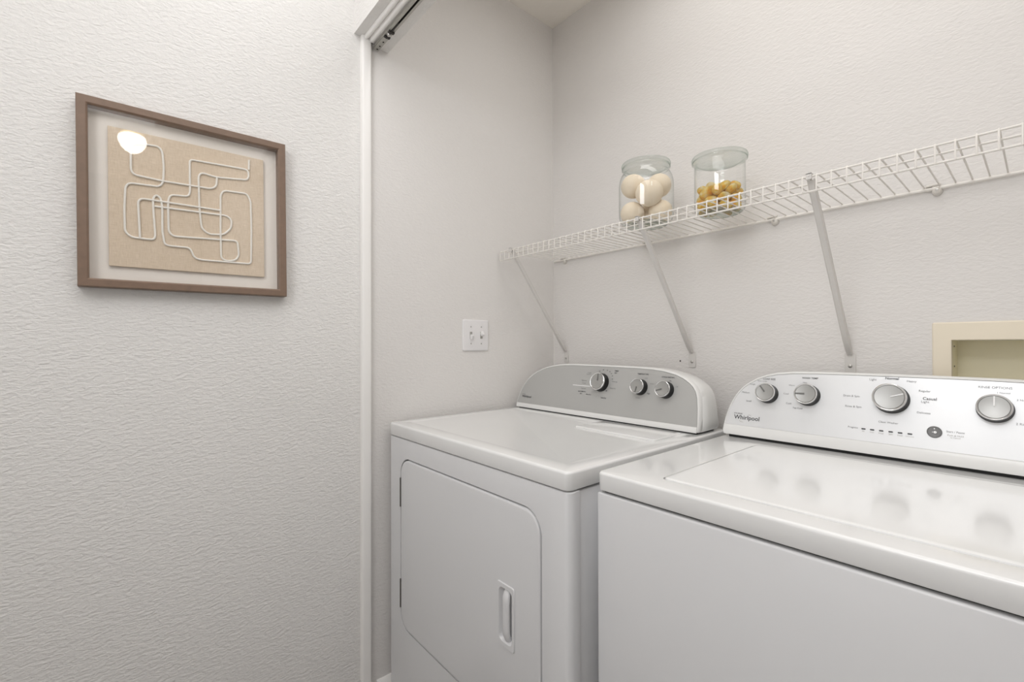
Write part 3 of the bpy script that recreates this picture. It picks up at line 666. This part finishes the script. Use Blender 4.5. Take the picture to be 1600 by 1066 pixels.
bm = bbox(.0085, .0130, -.1515, .1515, -.1520, .1520, .001, 2); finish(bm, 'linen_panel', M['linen'], pf)
bm = bmesh.new(); box(bm, .006, .0085, -.12, .12, -.12, .12); finish(bm, 'spacer', M['mount'], pf)
ROPES = [[(-0.1085, 0.1239), (-0.0829, 0.1276), (-0.0641, 0.1289), (-0.0573, 0.1187), (-0.0549, 0.0831), (-0.0564, 0.0489), (-0.063, 0.0369), (-0.1164, 0.0344), (-0.1229, 0.0251), (-0.125, -0.0262), (-0.1244, -0.0746), (-0.1138, -0.0856), (-0.0754, -0.0864), (-0.0716, -0.0787), (-0.0748, -0.0171), (-0.0753, 0.009), (-0.0688, 0.0175), (-0.0605, 0.0105), (-0.0585, -0.0142), (-0.0589, -0.0625), (-0.0553, -0.0933), (-0.0468, -0.0961), (-0.0069, -0.096), (0.0011, -0.1185), (0.0135, -0.1221), (0.1204, -0.1213), (0.1221, -0.0353), (0.121, 0.0395), (0.1127, 0.0566), (0.0625, 0.0542), (0.0558, 0.0425), (0.0549, -0.0454), (0.0556, -0.1124), (0.0653, -0.1192), (0.0856, -0.1159), (0.0939, -0.1029), (0.0906, -0.0664), (-0.0388, -0.0731), (-0.0473, -0.0632), (-0.0479, 0.0071), (-0.0438, 0.0225), (-0.0099, 0.0253), (-0.0058, 0.0351), (-0.0059, 0.1138), (0.1132, 0.1181), (0.1179, 0.1085), (0.1153, 0.0919), (0.0474, 0.0835), (0.0175, 0.0878), (0.0111, 0.0788), (0.0125, -0.0014), (0.0163, -0.0462), (0.031, -0.0582), (0.0615, -0.0548), (0.0773, -0.0368), (0.0788, -0.0157), (0.0686, -0.0069), (-0.0728, -0.0096)],
    [(-0.1085, 0.1239), (-0.1129, 0.1158), (-0.1133, 0.0621), (-0.1073, 0.0541), (-0.0571, 0.0512), (0.0363, 0.0529), (0.0472, 0.0613), (0.0487, 0.0848)],
    [(-0.0987, -0.0863), (-0.1016, -0.0032), (-0.095, 0.0037), (0.0554, 0.0037)], [(0.1182, 0.1434), (0.1175, 0.118)]]
for li, Pn in enumerate(ROPES):
    P = [Vector((0.0145+.0003*li, a, b)) for a, b in Pn]
    for _ in range(3):
        Q = [P[0]]
        for a, b in zip(P, P[1:]):
            l = (b-a).length; t = min(.25, .004/max(l, 1e-6)) if _ == 0 else (min(.25, .0022/max(l, 1e-6)))
            Q += [a.lerp(b, t), b.lerp(a, t)]
        Q.append(P[-1]); P = Q
    P2 = [P[0]]
    for p in P[1:]:
        if (p-P2[-1]).length > .0004: P2.append(p)
    bm = bmesh.new(); tube(bm, P2, .0023, 8); finish(bm, 'cord', M['cord'], pf, smooth=80)
bm = bmesh.new(); h = HWp-FW+.001; box(bm, .0240, .0255, -h, h, -h, h); finish(bm, 'glass', M['picture_glass'], pf)

# ------------------------------------------------------------------ bifold track
tr = empty('bifold_track', 'grey metal bifold door track with pivot bracket under the closet header', 'door track', (0, -.7800, 2.07))
bm = bmesh.new(); y = 0
prof = [(-.0095, 0), (-.0095, -.010), (-.0030, -.010), (-.0030, -.0088), (-.0083, -.0088), (-.0083, -.0012), (.0083, -.0012), (.0083, -.0088), (.0030, -.0088), (.0030, -.010), (.0095, -.010), (.0095, 0)]
loft(bm, [[(.012, a, b) for a, b in prof], [(1.55, a, b) for a, b in prof]]); finish(bm, 'channel', M['steel'], tr)
bm = bmesh.new(); box(bm, .013, 1.549, -.0081, .0081, -.0018, -.0013); finish(bm, 'channel_shadow_liner', M['dark_screw'], tr)
bm = bbox(.006, .078, -.0085, .0085, -.0125, -.0102, .001, 1); finish(bm, 'pivot_bracket', M['steel'], tr)
for x_ in (.016, .034, .058):
    bm = bmesh.new(); lathe(bm, [(0, -.0132), (.0028, -.0132), (.0028, -.012), (0, -.012)], 10, (x_, .001, 0)); finish(bm, 'bracket_hole', M['dark_screw'], tr)
bm = bmesh.new(); lathe(bm, [(0, -.015), (.005, -.015), (.006, -.013), (.006, -.008), (0, -.008)], 16, (.098, 0, 0)); finish(bm, 'pivot_socket', M['screw'], tr, smooth=40)
bm = bmesh.new(); tube(bm, [(.078, 0, -.0110), (.16, 0, -.0110)], .0020, 8); box(bm, .082, .089, -.0085, .0085, -.0145, -.0102); box(bm, .108, .116, -.0085, .0085, -.0145, -.0102); finish(bm, 'adjuster_rod', M['dark_screw'], tr)

# nail hole in the back wall, left of the middle brace
bm = bmesh.new(); lathe(bm, [(0, 0), (.0028, 0), (.0024, .0006), (0, .0006)], 10); bmesh.ops.rotate(bm, verts=bm.verts, cent=(0, 0, 0), matrix=Matrix.Rotation(PI/2, 3, 'X'))
bmesh.ops.translate(bm, verts=bm.verts, vec=(.567, -.0001, 1.103)); o = finish(bm, 'nail_hole', M['dark_screw'], wb)

# ------------------------------------------------------------------ hall ceiling lamp (seen mirrored in the picture glass)
lamp = empty('ceiling_lamp', 'flush ceiling lamp with brass ring and ribbed white glass shade in the hall', 'ceiling lamp', (2.36, -1.316, ZC))
bm = bmesh.new(); lathe(bm, [(0, 0), (.072, 0), (.078, -.006), (.074, -.012), (.066, -.016), (.068, -.024), (.062, -.030), (0, -.030)], 48); finish(bm, 'brass_collar', M['brass'], lamp, smooth=50)
bm = bmesh.new(); n = 64; R = []
for r, z in ((.050, -.028), (.064, -.040), (.068, -.058), (.064, -.082), (.052, -.108), (.032, -.130), (.012, -.140)):
    R.append([(r*(1+.035*math.cos(16*2*PI*k/n))*math.cos(2*PI*k/n), r*(1+.035*math.cos(16*2*PI*k/n))*math.sin(2*PI*k/n), z) for k in range(n)])
loft(bm, R); finish(bm, 'glass_shade', M['globe'], lamp, smooth=80)
